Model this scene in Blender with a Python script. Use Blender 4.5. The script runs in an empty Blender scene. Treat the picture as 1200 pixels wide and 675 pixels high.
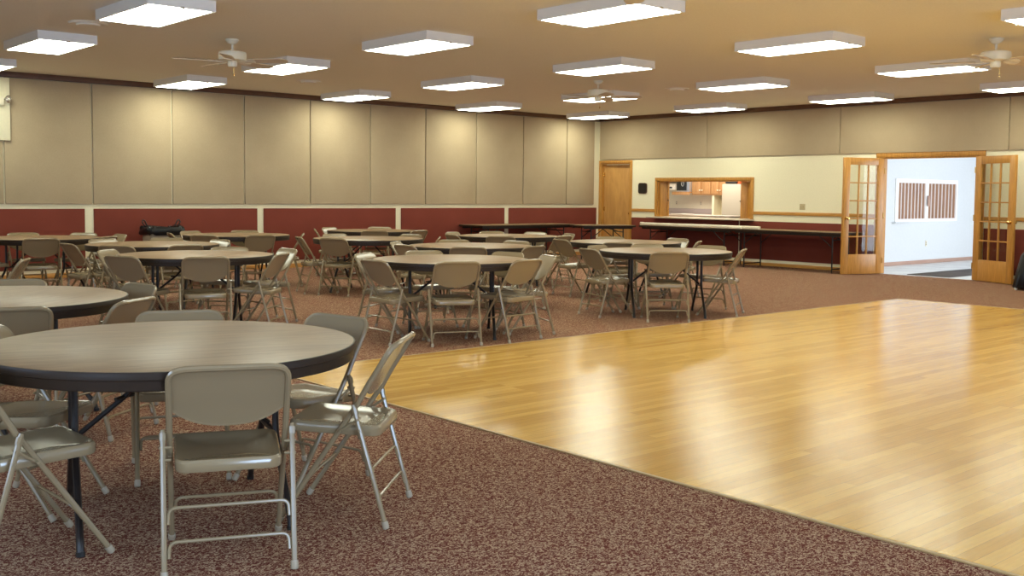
import bpy, bmesh, math, random
from mathutils import Vector, Matrix
random.seed(7)
S = bpy.context.scene
COL = S.collection
PI = math.pi

# ------------------------------------------------------------------ materials
def new_mat(name):
    m = bpy.data.materials.new(name); m.use_nodes = True
    nt = m.node_tree
    return m, nt, nt.nodes['Principled BSDF']

def plain(name, col, rough=.5, metal=0, spec=.5, coat=0, vary=.03):
    m, nt, b = new_mat(name)
    b.inputs['Base Color'].default_value = (*col, 1)
    b.inputs['Roughness'].default_value = rough
    b.inputs['Metallic'].default_value = metal
    b.inputs['Specular IOR Level'].default_value = spec
    b.inputs['Coat Weight'].default_value = coat
    # faint procedural unevenness
    tc = nt.nodes.new('ShaderNodeTexCoord'); n = nt.nodes.new('ShaderNodeTexNoise')
    n.inputs['Scale'].default_value = 6; n.inputs['Detail'].default_value = 3
    nt.links.new(tc.outputs['Object'], n.inputs['Vector'])
    mp = nt.nodes.new('ShaderNodeMapRange')
    mp.inputs['To Min'].default_value = max(.02, rough-vary); mp.inputs['To Max'].default_value = min(1, rough+vary)
    nt.links.new(n.outputs['Fac'], mp.inputs['Value']); nt.links.new(mp.outputs['Result'], b.inputs['Roughness'])
    return m

def emit(name, col, strength):
    m, nt, b = new_mat(name)
    b.inputs['Base Color'].default_value = (*col, 1)
    b.inputs['Emission Color'].default_value = (*col, 1)
    b.inputs['Emission Strength'].default_value = strength
    return m

def ramp(nt, fac, stops):
    r = nt.nodes.new('ShaderNodeValToRGB')
    e = r.color_ramp.elements
    while len(e) > 1: e.remove(e[-1])
    e[0].position = stops[0][0]; e[0].color = (*stops[0][1], 1)
    for p, c in stops[1:]:
        x = e.new(p); x.color = (*c, 1)
    nt.links.new(fac, r.inputs['Fac'])
    return r.outputs['Color']

def coords(nt, scale=(1,1,1), rot=(0,0,0)):
    tc = nt.nodes.new('ShaderNodeTexCoord'); mp = nt.nodes.new('ShaderNodeMapping')
    mp.inputs['Scale'].default_value = scale; mp.inputs['Rotation'].default_value = rot
    nt.links.new(tc.outputs['Object'], mp.inputs['Vector'])
    return mp.outputs['Vector']

def noise(nt, vec, scale, detail=4, rough=.5, dist=0):
    n = nt.nodes.new('ShaderNodeTexNoise')
    n.inputs['Scale'].default_value = scale; n.inputs['Detail'].default_value = detail
    n.inputs['Roughness'].default_value = rough; n.inputs['Distortion'].default_value = dist
    nt.links.new(vec, n.inputs['Vector'])
    return n.outputs['Fac']

def bump(nt, b, h, strength, dist=.01):
    n = nt.nodes.new('ShaderNodeBump')
    n.inputs['Strength'].default_value = strength; n.inputs['Distance'].default_value = dist
    nt.links.new(h, n.inputs['Height']); nt.links.new(n.outputs['Normal'], b.inputs['Normal'])

def wood(name, c0, c1, scale, rough=.35, nscale=3.0, coat=0):
    m, nt, b = new_mat(name)
    v = coords(nt, scale)
    f = noise(nt, v, nscale, 6, .6, .6)
    nt.links.new(ramp(nt, f, [(.3, c0), (.7, c1)]), b.inputs['Base Color'])
    b.inputs['Roughness'].default_value = rough
    b.inputs['Coat Weight'].default_value = coat
    return m

def fabric(name, c0, c1, scale=220, bstr=.25):
    m, nt, b = new_mat(name)
    v = coords(nt)
    f = noise(nt, v, scale, 2, .6)
    f2 = noise(nt, v, 2.0, 3, .5)
    mx = nt.nodes.new('ShaderNodeMath'); mx.operation = 'MULTIPLY_ADD'
    nt.links.new(f2, mx.inputs[0]); mx.inputs[1].default_value = .3
    mm = nt.nodes.new('ShaderNodeMath'); mm.operation = 'MULTIPLY'; mm.inputs[1].default_value = .7
    nt.links.new(f, mm.inputs[0]); nt.links.new(mm.outputs[0], mx.inputs[2])
    nt.links.new(ramp(nt, mx.outputs[0], [(.3, c0), (.7, c1)]), b.inputs['Base Color'])
    b.inputs['Roughness'].default_value = .95; b.inputs['Specular IOR Level'].default_value = .1
    bump(nt, b, f, bstr, .003)
    return m

def carpet_mat():
    m, nt, b = new_mat('carpet')
    v = coords(nt, (1, 1.25, 1), (0, 0, .5))
    a = noise(nt, v, 66, 3, .6, 1.5)
    c = noise(nt, v, 260, 2, .6)
    col = ramp(nt, a, [(.44, (.135, .036, .024)), (.52, (.205, .072, .046)), (.555, (.56, .40, .255)), (.66, (.46, .31, .195))])
    mix = nt.nodes.new('ShaderNodeMixRGB'); mix.blend_type = 'MULTIPLY'; mix.inputs['Fac'].default_value = .45
    nt.links.new(col, mix.inputs['Color1'])
    nt.links.new(ramp(nt, c, [(.3, (.5, .5, .5)), (.7, (1.2, 1.2, 1.2))]), mix.inputs['Color2'])
    nt.links.new(mix.outputs['Color'], b.inputs['Base Color'])
    b.inputs['Roughness'].default_value = 1; b.inputs['Specular IOR Level'].default_value = .05
    bump(nt, b, c, .5, .004)
    return m

def parquet_mat():
    m, nt, b = new_mat('maple_strip_floor')
    v = coords(nt)
    br = nt.nodes.new('ShaderNodeTexBrick')
    br.offset = .37; br.offset_frequency = 3
    br.inputs['Scale'].default_value = 1
    br.inputs['Brick Width'].default_value = 1.05
    br.inputs['Row Height'].default_value = .07
    br.inputs['Mortar Size'].default_value = .0012
    br.inputs['Mortar Smooth'].default_value = .3
    br.inputs['Bias'].default_value = 0
    br.inputs['Color1'].default_value = (.60, .335, .078, 1)
    br.inputs['Color2'].default_value = (.77, .475, .128, 1)
    br.inputs['Mortar'].default_value = (.40, .22, .07, 1)
    nt.links.new(v, br.inputs['Vector'])
    g = noise(nt, coords(nt, (1.2, 26, 1)), 3.2, 5, .6, .4)
    mix = nt.nodes.new('ShaderNodeMixRGB'); mix.blend_type = 'MULTIPLY'; mix.inputs['Fac'].default_value = .6
    nt.links.new(br.outputs['Color'], mix.inputs['Color1'])
    nt.links.new(ramp(nt, g, [(.3, (.78, .72, .62)), (.65, (1.08, 1.08, 1.06))]), mix.inputs['Color2'])
    nt.links.new(mix.outputs['Color'], b.inputs['Base Color'])
    b.inputs['Specular IOR Level'].default_value = .42
    n2 = noise(nt, coords(nt, (1.5, 9, 1)), 2.2, 4, .55)
    mp = nt.nodes.new('ShaderNodeMapRange'); mp.inputs['To Min'].default_value = .12; mp.inputs['To Max'].default_value = .24
    nt.links.new(n2, mp.inputs['Value']); nt.links.new(mp.outputs['Result'], b.inputs['Roughness'])
    n3 = noise(nt, coords(nt, (3.0, 14, 1)), 2.4, 5, .62)
    bump(nt, b, n3, .16, .008)
    return m

def laminate_mat():
    m, nt, b = new_mat('walnut_laminate')
    f = noise(nt, coords(nt, (1.0, 9, 1)), 3.0, 6, .62, 1.1)
    nt.links.new(ramp(nt, f, [(.32, (.195, .112, .055)), (.5, (.265, .160, .080)), (.68, (.325, .205, .105))]), b.inputs['Base Color'])
    b.inputs['Roughness'].default_value = .36; b.inputs['Specular IOR Level'].default_value = .4
    return m

def glass_mat():
    m, nt, b = new_mat('clear_glass')
    out = nt.nodes['Material Output']; nt.nodes.remove(b)
    tr = nt.nodes.new('ShaderNodeBsdfTransparent'); tr.inputs['Color'].default_value = (.95, .965, .955, 1)
    gl = nt.nodes.new('ShaderNodeBsdfGlossy'); gl.inputs['Roughness'].default_value = .03
    mx = nt.nodes.new('ShaderNodeMixShader')
    mx.inputs[0].default_value = .025; nt.links.new(tr.outputs[0], mx.inputs[1]); nt.links.new(gl.outputs[0], mx.inputs[2])
    nt.links.new(mx.outputs[0], out.inputs['Surface'])
    return m

def plaster(name, col, rough=.9, bs=.15):
    m, nt, b = new_mat(name)
    f = noise(nt, coords(nt), 45, 4, .6)
    c2 = tuple(x*.94 for x in col)
    nt.links.new(ramp(nt, f, [(.3, c2), (.7, col)]), b.inputs['Base Color'])
    b.inputs['Roughness'].default_value = rough; b.inputs['Specular IOR Level'].default_value = .15
    bump(nt, b, f, bs, .004)
    return m

def tile_mat():
    m, nt, b = new_mat('pale_tile')
    br = nt.nodes.new('ShaderNodeTexBrick'); br.offset = 0
    br.inputs['Brick Width'].default_value = .305; br.inputs['Row Height'].default_value = .305
    br.inputs['Mortar Size'].default_value = .003; br.inputs['Scale'].default_value = 1
    br.inputs['Color1'].default_value = (.62, .61, .60, 1); br.inputs['Color2'].default_value = (.70, .69, .67, 1)
    br.inputs['Mortar'].default_value = (.45, .44, .42, 1)
    nt.links.new(coords(nt), br.inputs['Vector']); nt.links.new(br.outputs['Color'], b.inputs['Base Color'])
    b.inputs['Roughness'].default_value = .25
    return m

M = dict(
    cream=plaster('cream_paint', (.86, .79, .57)),
    ceiling=plaster('ceiling_plaster', (.90, .86, .75), bs=.3),
    kwhite=plaster('kitchen_paint', (.88, .81, .63)),
    fwhite=plaster('foyer_paint', (.71, .73, .75)),
    tanpanel=fabric('tan_panel_fabric', (.42, .325, .205), (.52, .41, .27)),
    maroon=fabric('maroon_panel_fabric', (.152, .036, .024), (.208, .050, .034)),
    carpet=carpet_mat(), parquet=parquet_mat(), laminate=laminate_mat(),
    edge=plain('dark_brown_vinyl', (.027, .016, .010), .42, 0, .22),
    legblack=plain('dark_brown_steel', (.016, .011, .009), .38, 0, .4),
    enamel=plain('beige_enamel', (.255, .186, .103), .21, 0, .6, 0, .012),
    cap=plain('beige_plastic_cap', (.36, .29, .20), .5),
    steel=plain('bright_steel', (.6, .58, .55), .25, 1),
    oak=wood('honey_oak', (.40, .175, .030), (.60, .29, .062), (14, 14, 1.2), .38),
    oakh=wood('honey_oak_rail', (.43, .19, .036), (.60, .29, .066), (1.2, 1.2, 14), .38),
    doorw=wood('birch_door_veneer', (.46, .22, .062), (.62, .33, .10), (3, 3, .7), .4),
    crown=wood('brown_crown_wood', (.10, .042, .02), (.16, .07, .032), (2, 2, 12), .45),
    kcab=wood('oak_cabinet', (.42, .20, .075), (.60, .33, .14), (10, 10, 1.2), .4),
    shut=wood('dark_slat_wood', (.20, .09, .04), (.36, .175, .085), (8, 8, 1), .5),
    white=plain('white_enamel', (.74, .70, .63), .4),
    fixture=plain('fixture_enamel', (.84, .82, .78), .5),
    fanwhite=plain('ivory_fan', (.88, .82, .66), .4),
    blade=plain('ivory_blade', (.68, .57, .42), .45),
    offwhite=plain('offwhite_vinyl', (.80, .72, .55), .45),
    ledge=plain('beige_laminate', (.58, .46, .34), .35),
    black=plain('black_plastic', (.012, .012, .012), .35),
    bag=plain('black_bag', (.006, .006, .007), .34, 0, .3),
    binm=plain('taupe_bin', (.34, .29, .22), .5),
    brass=plain('brass', (.75, .52, .20), .22, 1),
    fridge=plain('almond_fridge', (.47, .42, .34), .4),
    mauve=plain('mauve_laminate', (.46, .38, .36), .4),
    orange=plain('orange_plastic', (.80, .10, .02), .45),
    silver=plain('silver_trim', (.55, .55, .56), .3, .6),
    matgrey=fabric('grey_mat', (.085, .075, .075), (.14, .125, .12), 90),
    pinkwood=wood('pale_base_wood', (.42, .25, .19), (.50, .32, .25), (1, 1, 8), .5),
    tile=tile_mat(), glass=glass_mat(),
    fframe=plain('white_frame_paint', (.93, .92, .92), .5),
    lamp=emit('lit_diffuser', (.86, .90, .73), 16.8),
    plaque=plain('black_plaque', (.014, .011, .009), .4),
)

# ------------------------------------------------------------------ mesh helpers
def merge(bm, tmp, mi=0):
    me = bpy.data.meshes.new('tmp'); tmp.to_mesh(me); tmp.free()
    n = len(bm.faces); bm.from_mesh(me); bpy.data.meshes.remove(me)
    if mi:
        bm.faces.ensure_lookup_table()
        for f in bm.faces[n:]: f.material_index = mi

def add_box(bm, x0, x1, y0, y1, z0, z1, bev=0, seg=2, mat=None, mi=0):
    t = bmesh.new(); bmesh.ops.create_cube(t, size=1)
    for v in t.verts:
        v.co = Vector(((x0+x1)/2+v.co.x*(x1-x0), (y0+y1)/2+v.co.y*(y1-y0), (z0+z1)/2+v.co.z*(z1-z0)))
    if bev: bmesh.ops.bevel(t, geom=t.edges[:], offset=bev, segments=seg, affect='EDGES', profile=.5)
    if mat is not None: bmesh.ops.transform(t, matrix=mat, verts=t.verts)
    merge(bm, t, mi)

def add_tube(bm, pts, r, n=8, cap=True):
    pts = [Vector(p) for p in pts]
    rings = []; prev = None
    for i, p in enumerate(pts):
        if i == 0: t = (pts[1]-p).normalized()
        elif i == len(pts)-1: t = (p-pts[i-1]).normalized()
        else: t = ((p-pts[i-1]).normalized()+(pts[i+1]-p).normalized()).normalized()
        if prev is None:
            a = Vector((0, 0, 1)) if abs(t.z) < .9 else Vector((1, 0, 0))
            u = t.cross(a).normalized()
        else:
            u = (prev-t*prev.dot(t)).normalized()
        prev = u; w = t.cross(u)
        rr = r[i] if isinstance(r, (list, tuple)) else r
        rings.append([bm.verts.new(p+(u*math.cos(2*PI*k/n)+w*math.sin(2*PI*k/n))*rr) for k in range(n)])
    for a, b in zip(rings, rings[1:]):
        for k in range(n): bm.faces.new((a[k], a[(k+1) % n], b[(k+1) % n], b[k]))
    if cap:
        bm.faces.new(rings[0][::-1]); bm.faces.new(rings[-1])

def add_lathe(bm, prof, n=32, c=(0, 0), cap=True):
    rings = [[bm.verts.new((c[0]+r*math.cos(2*PI*k/n), c[1]+r*math.sin(2*PI*k/n), z)) for k in range(n)] for r, z in prof]
    for a, b in zip(rings, rings[1:]):
        for k in range(n): bm.faces.new((a[k], a[(k+1) % n], b[(k+1) % n], b[k]))
    if cap:
        bm.faces.new(rings[0][::-1]); bm.faces.new(rings[-1])

def add_loops(bm, loops, capb=True, capt=True):
    rs = [[bm.verts.new(p) for p in L] for L in loops]
    n = len(rs[0])
    for a, b in zip(rs, rs[1:]):
        for k in range(n): bm.faces.new((a[k], a[(k+1) % n], b[(k+1) % n], b[k]))
    if capb: bm.faces.new(rs[0][::-1])
    if capt: bm.faces.new(rs[-1])

def rrect(hx, hy, r, k=4):
    out = []
    for cx, cy, a0 in ((hx-r, hy-r, 0), (-hx+r, hy-r, 90), (-hx+r, -hy+r, 180), (hx-r, -hy+r, 270)):
        for i in range(k+1):
            a = math.radians(a0+90*i/k); out.append((cx+r*math.cos(a), cy+r*math.sin(a)))
    return out

def fillet(pts, r, k=5):
    pts = [Vector(p) for p in pts]; out = [pts[0]]
    for a, b, c in zip(pts, pts[1:], pts[2:]):
        u = (a-b).normalized(); v = (c-b).normalized()
        d = min(r, (a-b).length*.49, (c-b).length*.49)
        p, q = b+u*d, b+v*d
        for i in range(k+1):
            t = i/k; out.append(p*(1-t)**2+b*2*t*(1-t)+q*t*t)
    out.append(pts[-1]); return out

def obj(name, bm, mats, parent=None, sharp=35, loc=None):
    bmesh.ops.recalc_face_normals(bm, faces=bm.faces[:])
    me = bpy.data.meshes.new(name); bm.to_mesh(me); bm.free()
    for m in (mats if isinstance(mats, (list, tuple)) else [mats]): me.materials.append(m)
    me.polygons.foreach_set('use_smooth', [True]*len(me.polygons))
    me.set_sharp_from_angle(angle=math.radians(sharp))
    o = bpy.data.objects.new(name, me); COL.objects.link(o)
    if parent: o.parent = parent
    if loc: o.location = loc
    return o

def boxobj(name, b, mat, parent=None, bev=0):
    bm = bmesh.new(); add_box(bm, *b, bev=bev); return obj(name, bm, mat, parent)

def thing(name, label, cat, loc=(0, 0, 0), rz=0, group=None):
    o = bpy.data.objects.new(name, None); COL.objects.link(o)
    o.empty_display_size = .1
    o.location = loc; o.rotation_euler = (0, 0, rz)
    return tag(o, label, cat, group)

def tag(o, label, cat, group=None):
    o['label'] = label; o['category'] = cat
    if group: o['group'] = group
    return o

def struct(o, label=None):
    o['kind'] = 'structure'
    if label: o['label'] = label
    return o

def dup(root, loc, rz, label, group=None):
    r = root.copy(); COL.objects.link(r); r.location = loc; r.rotation_euler = (0, 0, rz)
    r['label'] = label
    if group: r['group'] = group
    for ch in list(root.children):
        c = ch.copy(); COL.objects.link(c); c.parent = r
        for g in list(ch.children):
            d = g.copy(); COL.objects.link(d); d.parent = c
    return r

# ------------------------------------------------------------------ room shell (corner at the origin; room lies in -x, -y)
XW, YW = -20.0, -19.2           # walls behind the camera
ZC = 3.13
T = .15
bm = bmesh.new(); add_box(bm, XW-T, T, YW-T, T, -.1, 0); struct(obj('floor', bm, M['carpet']))
bm = bmesh.new(); add_box(bm, -13.61, -4.151, YW+.02, -9.705, 0.0, .006); struct(obj('floor_wood', bm, M['parquet']))
bm = bmesh.new()
add_box(bm, -13.625, -13.605, YW+.02, -9.70, 0, .008, .002); add_box(bm, -4.156, -4.136, YW+.02, -9.70, 0, .008, .002)
add_box(bm, -13.605, -4.156, -9.71, -9.69, 0, .008, .002)
struct(obj('trim_1', bm, plain('floor_edge_strip', (.42, .27, .11), .4)))
bm = bmesh.new(); add_box(bm, XW-T, T, YW-T, T, ZC, ZC+.1); struct(obj('ceiling', bm, M['ceiling']))
bm = bmesh.new(); add_box(bm, XW-T, T, 0, T, 0, ZC); struct(obj('wall_left', bm, M['cream']))

def wall_with_holes(name, axis, at, lo, hi, holes, mat, z1=ZC, thick=T):
    """wall in the plane axis=at (growing outward by thick) spanning lo..hi, holes = (a, b, z0, z1)"""
    bm = bmesh.new()
    us = sorted({lo, hi, *[h[0] for h in holes], *[h[1] for h in holes]})
    for a, b in zip(us, us[1:]):
        zs = [(0, z1)]
        for h in holes:
            if h[0] <= a and h[1] >= b:
                zs = [(0, h[2]), (h[3], z1)]
        for p, q in zs:
            if q-p < .001: continue
            if axis == 'x': add_box(bm, at, at+thick, a, b, p, q)
            else: add_box(bm, a, b, at, at+thick, p, q)
    return struct(obj(name, bm, mat))

D1 = (-.972, -.075, 0, 2.09)       # single door
HT = (-4.235, -1.775, .915, 1.69)  # kitchen hatch
D2 = (-8.822, -7.048, 0, 2.09)     # double doors
wall_with_holes('wall_back', 'x', 0, YW-T, 0, [D1, HT, D2], M['cream'])
WIN = [(-17.5, -15.6), (-13.2, -10.4), (-8.6, -5.8)]
wall_with_holes('wall_right', 'y', YW-T, XW-T, 0, [(a, b, .35, 2.5) for a, b in WIN], M['cream'])
WINF = [(-16.6, -14.0), (-12.0, -9.4)]
wall_with_holes('wall_front', 'x', XW-T, YW, 0, [(a, b, .9, 2.4) for a, b in WINF], M['cream'])
k = 2
for a, b in WIN:
    bm = bmesh.new(); y0, y1 = YW-T+.04, YW-T+.10
    for x in (a, (a+b)/2-.03, b-.06): add_box(bm, x, x+.06, y0, y1, .35, 2.5)
    for z in (.35, 2.44): add_box(bm, a, b, y0, y1, z, z+.06)
    w = struct(obj('window_%d' % k, bm, M['white'])); k += 1
for a, b in WINF:
    bm = bmesh.new(); x0, x1 = XW-T+.04, XW-T+.10
    for y in (a, (a+b)/2-.03, b-.06): add_box(bm, x0, x1, y, y+.06, .9, 2.4)
    for z in (.9, 2.34): add_box(bm, x0, x1, a, b, z, z+.06)
    w = struct(obj('window_%d' % k, bm, M['white'])); k += 1

# crown strips, baseboards, rails
bm = bmesh.new(); add_box(bm, XW, -.03, -.035, 0, 3.045, ZC, .004); struct(obj('trim_2', bm, M['crown']))
bm = bmesh.new(); add_box(bm, -.035, 0, YW, 0, 3.045, ZC, .004); struct(obj('trim_3', bm, M['crown']))
bm = bmesh.new(); add_box(bm, XW, 0, -.018, 0, 0, .078, .004); struct(obj('baseboard_left', bm, M['oakh']))
bm = bmesh.new()
for a, b in ((-6.935, -1.04), (YW, -8.93)): add_box(bm, -.018, 0, a, b, 0, .064, .004)
struct(obj('baseboard_back', bm, M['oakh']))
n = 4
for a, b in ((-1.712, -1.036), (-6.935, -4.302), (YW, -8.93)):
    bm = bmesh.new(); add_box(bm, -.022, 0, a, b, 1.008, 1.073, .006); struct(obj('trim_%d' % n, bm, M['oakh'])); n += 1
def casing(num, y0, y1, z0, z1, w, x0=-.02, x1=.155, head=True, sill=False):
    """timber casing around an opening y0..y1, up to z1"""
    bm = bmesh.new()
    for (a, b) in ((y0-w, y0), (y1, y1+w)):
        add_box(bm, x0, 0, a, b, z0, z1, .005)
    add_box(bm, x0, 0, y0-w, y1+w, z1, z1+w, .005)
    add_box(bm, 0, x1, y0-.001, y0+.022, z0, z1); add_box(bm, 0, x1, y1-.022, y1+.001, z0, z1)
    add_box(bm, 0, x1, y0, y1, z1-.022, z1+.001)
    return struct(obj('trim_%d' % num, bm, M['oak']))
casing(7, D1[0], D1[1], 0, D1[3], .062)
casing(8, HT[0], HT[1], .915, HT[3], .066)
casing(9, D2[0], D2[1], 0, D2[3], .105)

ORD = ['first', 'second', 'third', 'fourth', 'fifth', 'sixth', 'seventh', 'eighth', 'ninth', 'tenth', 'eleventh']
# tan acoustic panels, long wall
def panel_x(x0, x1, z0, z1, d=.032, mat='tanpanel', name='acoustic_panel'):
    bm = bmesh.new(); add_box(bm, x0, x1, -d-.002, -.002, z0, z1, .008); return obj(name, bm, M[mat])
def panel_y(y0, y1, z0, z1, d=.032, mat='tanpanel', name='acoustic_panel'):
    bm = bmesh.new(); add_box(bm, -d-.002, -.002, y0, y1, z0, z1, .008); return obj(name, bm, M[mat])
edges = [-1.0724-1.3054*i for i in range(0, 10)]
spans = [(-1.0724, -.185)]+[(edges[i+1], edges[i]) for i in range(9)]
for i, (a, b) in enumerate(spans):
    tag(panel_x(a+.011, b-.011, 1.15, 3.04), 'tall tan fabric wall panel, %s from the room corner on the long wall' % ORD[i], 'wall panel', 'tall tan fabric panels on the long wall')
tag(panel_x(-14.09, edges[9]-.011, 1.15, 3.04), 'tall tan fabric panel cut off behind the cream board with emergency lamp', 'wall panel', 'tall tan fabric panels on the long wall')
bx = [0, -3.113, -6.206, -9.301, -12.39]
for i in range(4):
    tag(panel_y(bx[i+1]+.005, bx[i]-(.045 if i == 0 else .005), 2.174, 3.04), 'low wide tan fabric panel above the kitchen wall, %s from the room corner' % ORD[i], 'wall panel', 'wide tan fabric panels on the kitchen wall')
# maroon wainscot panels
for i, (a, b) in enumerate(((-2.769, -.095), (-5.566, -2.89), (-8.533, -5.698), (-11.502, -8.658), (-14.4, -11.642))):
    tag(panel_x(a, b, .137, 1.076, .025, 'maroon', 'wainscot_panel'), 'maroon fabric wainscot panel, %s from the room corner on the long wall' % ORD[i], 'wall panel', 'maroon panels on the long wall')
for i, (a, b) in enumerate(((-3.955, -1.045), (-6.935, -3.985), (-11.9, -8.935))):
    lb = ['maroon fabric wainscot panel under the kitchen hatch', 'maroon fabric wainscot panel between kitchen hatch and glass doors', 'maroon fabric wainscot panel seen through the open glass door leaf'][i]
    tag(panel_y(a, b, .122, .878, .020, 'maroon', 'wainscot_panel'), lb, 'wall panel', 'maroon panels on the kitchen wall')

# cream board with emergency lamp, far along the long wall
bm = bmesh.new(); add_box(bm, -14.2, -12.735, -.078, -.0348, 2.10, 3.03, .004)
tag(obj('cream_board', bm, M['cream']), 'plain cream board on the tan panels, cut off by the picture edge', 'board')
t = thing('emergency_light', 'silver two-headed emergency lamp on the cream board', 'emergency light', (-12.98, -.078, 2.62))
bm = bmesh.new(); add_box(bm, -.15, .15, -.06, 0, 0, .12, .01); obj('housing', bm, M['offwhite'], t)
for s in (-1, 1):
    bm = bmesh.new()
    add_lathe(bm, [(.02, -.05), (.052, 0), (.055, .012), (.02, .02)], 16)
    bmesh.ops.transform(bm, matrix=Matrix.Translation((s*.20, -.06, .09)) @ Matrix.Rotation(s*.5, 4, 'Z') @ Matrix.Rotation(PI/2, 4, 'X'), verts=bm.verts)
    add_tube(bm, [(s*.14, -.03, .08), (s*.20, -.035, .09)], .012)
    obj('lamp_head', bm, M['steel'], t)

# ------------------------------------------------------------------ single door, hatch, double doors
d = bpy.data.objects.new('door_1', None); COL.objects.link(d); struct(d); d.location = (.07, -.10, 0); d.rotation_euler = (0, 0, .055)
bm = bmesh.new(); add_box(bm, 0, .045, -.865, -.002, .008, 2.055, .003); obj('slab', bm, M['doorw'], d)
for z in (.25, 1.05, 1.83):
    bm = bmesh.new(); add_tube(bm, [(-.012, .004, z-.05), (-.012, .004, z+.05)], .011); add_box(bm, -.004, .0, -.03, .0, z-.05, z+.05); obj('hinge', bm, M['brass'], d)
bm = bmesh.new(); add_lathe(bm, [(.030, 0), (.030, .006), (.011, .010), (.011, .03), (.026, .038), (.030, .052), (.022, .066), (.006, .07)], 18)
bmesh.ops.transform(bm, matrix=Matrix.Translation((0, -.80, .96)) @ Matrix.Rotation(-PI/2, 4, 'Y'), verts=bm.verts)
obj('knob', bm, M['brass'], d)

def bifold(y_jamb, s, label):
    """folded pair of shutter panels standing in the hatch beside a jamb"""
    t = thing('bifold_shutter', label, 'shutter', (.05, y_jamb, .92), 0, 'folded oak shutters in the kitchen hatch')
    for (xa, ya, xb, yb) in ((.0, .01, .085, .15), (.085, .155, -.01, .265)):
        a = Vector((xa, s*ya, 0)); b = Vector((xb, s*yb, 0)); dv = b-a; ang = math.atan2(dv.y, dv.x)
        bm = bmesh.new(); add_box(bm, 0, dv.length, -.011, .011, 0, .745, .003)
        for q in (.25, .5, .75): add_box(bm, dv.length*q-.003, dv.length*q+.003, -.0125, .0125, .03, .715)
        bmesh.ops.transform(bm, matrix=Matrix.Translation(a) @ Matrix.Rotation(ang, 4, 'Z'), verts=bm.verts)
        obj('shutter_panel', bm, M['oak'], t)
    bm = bmesh.new(); add_tube(bm, [(-.012, s*.262, .35), (-.034, s*.262, .35)], .011); obj('pull_knob', bm, M['black'], t)
bifold(HT[1]-.022, -1, 'folded oak shutter in the hatch on the corner-door side')
bifold(HT[0]+.022, 1, 'folded oak shutter in the hatch beside the almond fridge')
bm = bmesh.new(); add_box(bm, -.28, .42, -4.48, -1.90, .885, .915, .008)
# clip the slab to the opening where it passes through the wall
bm.free(); bm = bmesh.new(); add_box(bm, -.28, -.001, -4.33, -1.69, .885, .914, .008); add_box(bm, -.005, .40, HT[0]+.002, HT[1]-.002, .885, .914, .004)
tag(obj('serving_ledge', bm, M['ledge']), 'beige laminate serving ledge projecting under the kitchen hatch', 'ledge')

def lite_door(num, hinge, direction, width, knob_side):
    """15-lite glass door leaf; hinge (x, y), unit direction of the free edge"""
    r = bpy.data.objects.new('door_%d' % num, None); COL.objects.link(r); struct(r)
    r.location = (hinge[0], hinge[1], 0); r.rotation_euler = (0, 0, math.atan2(direction[1], direction[0]))
    H = 2.075; st = .13; bot = .36; top = .125; th = .044
    bm = bmesh.new()
    add_box(bm, 0, st, -th/2, th/2, .01, H, .003); add_box(bm, width-st, width, -th/2, th/2, .01, H, .003)
    add_box(bm, st, width-st, -th/2, th/2, .01, bot, .002); add_box(bm, st, width-st, -th/2, th/2, H-top, H, .002)
    obj('frame', bm, M['oak'], r)
    bm = bmesh.new(); gw = width-2*st; gh = H-top-bot
    for i in (1, 2): add_box(bm, st+gw*i/3-.011, st+gw*i/3+.011, -.016, .016, bot, H-top, .003)
    for j in range(1, 5): add_box(bm, st, width-st, -.0155, .0155, bot+gh*j/5-.011, bot+gh*j/5+.011, .003)
    obj('muntin_grid', bm, M['oak'], r)
    bm = bmesh.new(); add_box(bm, st, width-st, -.002, .002, bot, H-top); obj('glass', bm, M['glass'], r)
    for s in (-1, 1):
        bm = bmesh.new(); add_lathe(bm, [(.030, 0), (.030, .006), (.011, .010), (.011, .03), (.026, .038), (.030, .052), (.022, .066), (.006, .07)], 18)
        bmesh.ops.transform(bm, matrix=Matrix.Translation((width-.065, s*th/2, 1.0)) @ Matrix.Rotation(-s*PI/2, 4, 'X'), verts=bm.verts)
        obj('knob', bm, M['brass'], r)
    for z in (.25, 1.05, 1.85):
        bm = bmesh.new(); add_tube(bm, [(-.006, knob_side*.024, z-.05), (-.006, knob_side*.024, z+.05)], .009); obj('hinge', bm, M['brass'], r)
lite_door(2, (-.05, -7.115), (-.935, .355), .868, 1)
lite_door(3, (-.055, -8.80), (-.435, -.90), .915, -1)

# small wall fittings on the kitchen wall
t = thing('wall_plaque', 'black square plaque with clipped corners and brown rim beside the corner door', 'plaque', (-.001, -1.35, 1.525))
bm = bmesh.new(); L = rrect(.125, .118, .045, 2)
add_loops(bm, [[(0, y, z) for y, z in L], [(-.018, y, z) for y, z in L]]); obj('rim', bm, M['crown'], t)
bm = bmesh.new(); L = rrect(.112, .105, .04, 2)
add_loops(bm, [[(-.017, y, z) for y, z in L], [(-.024, y, z) for y, z in L]]); obj('face', bm, M['plaque'], t)
t = thing('switch_plate', 'beige double switch plate above the chair rail beside the glass doors', 'switch', (-.001, -5.427, 1.18))
bm = bmesh.new(); add_box(bm, -.008, 0, -.062, .062, -.058, .058, .004); obj('plate', bm, plain('tan_plate', (.50, .40, .22), .4), t)
for y in (-.025, .025):
    bm = bmesh.new(); add_box(bm, -.018, -.008, y-.006, y+.006, -.012, .014, .002); obj('toggle', bm, plain('tan_toggle', (.36, .28, .16), .4), t)

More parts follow.
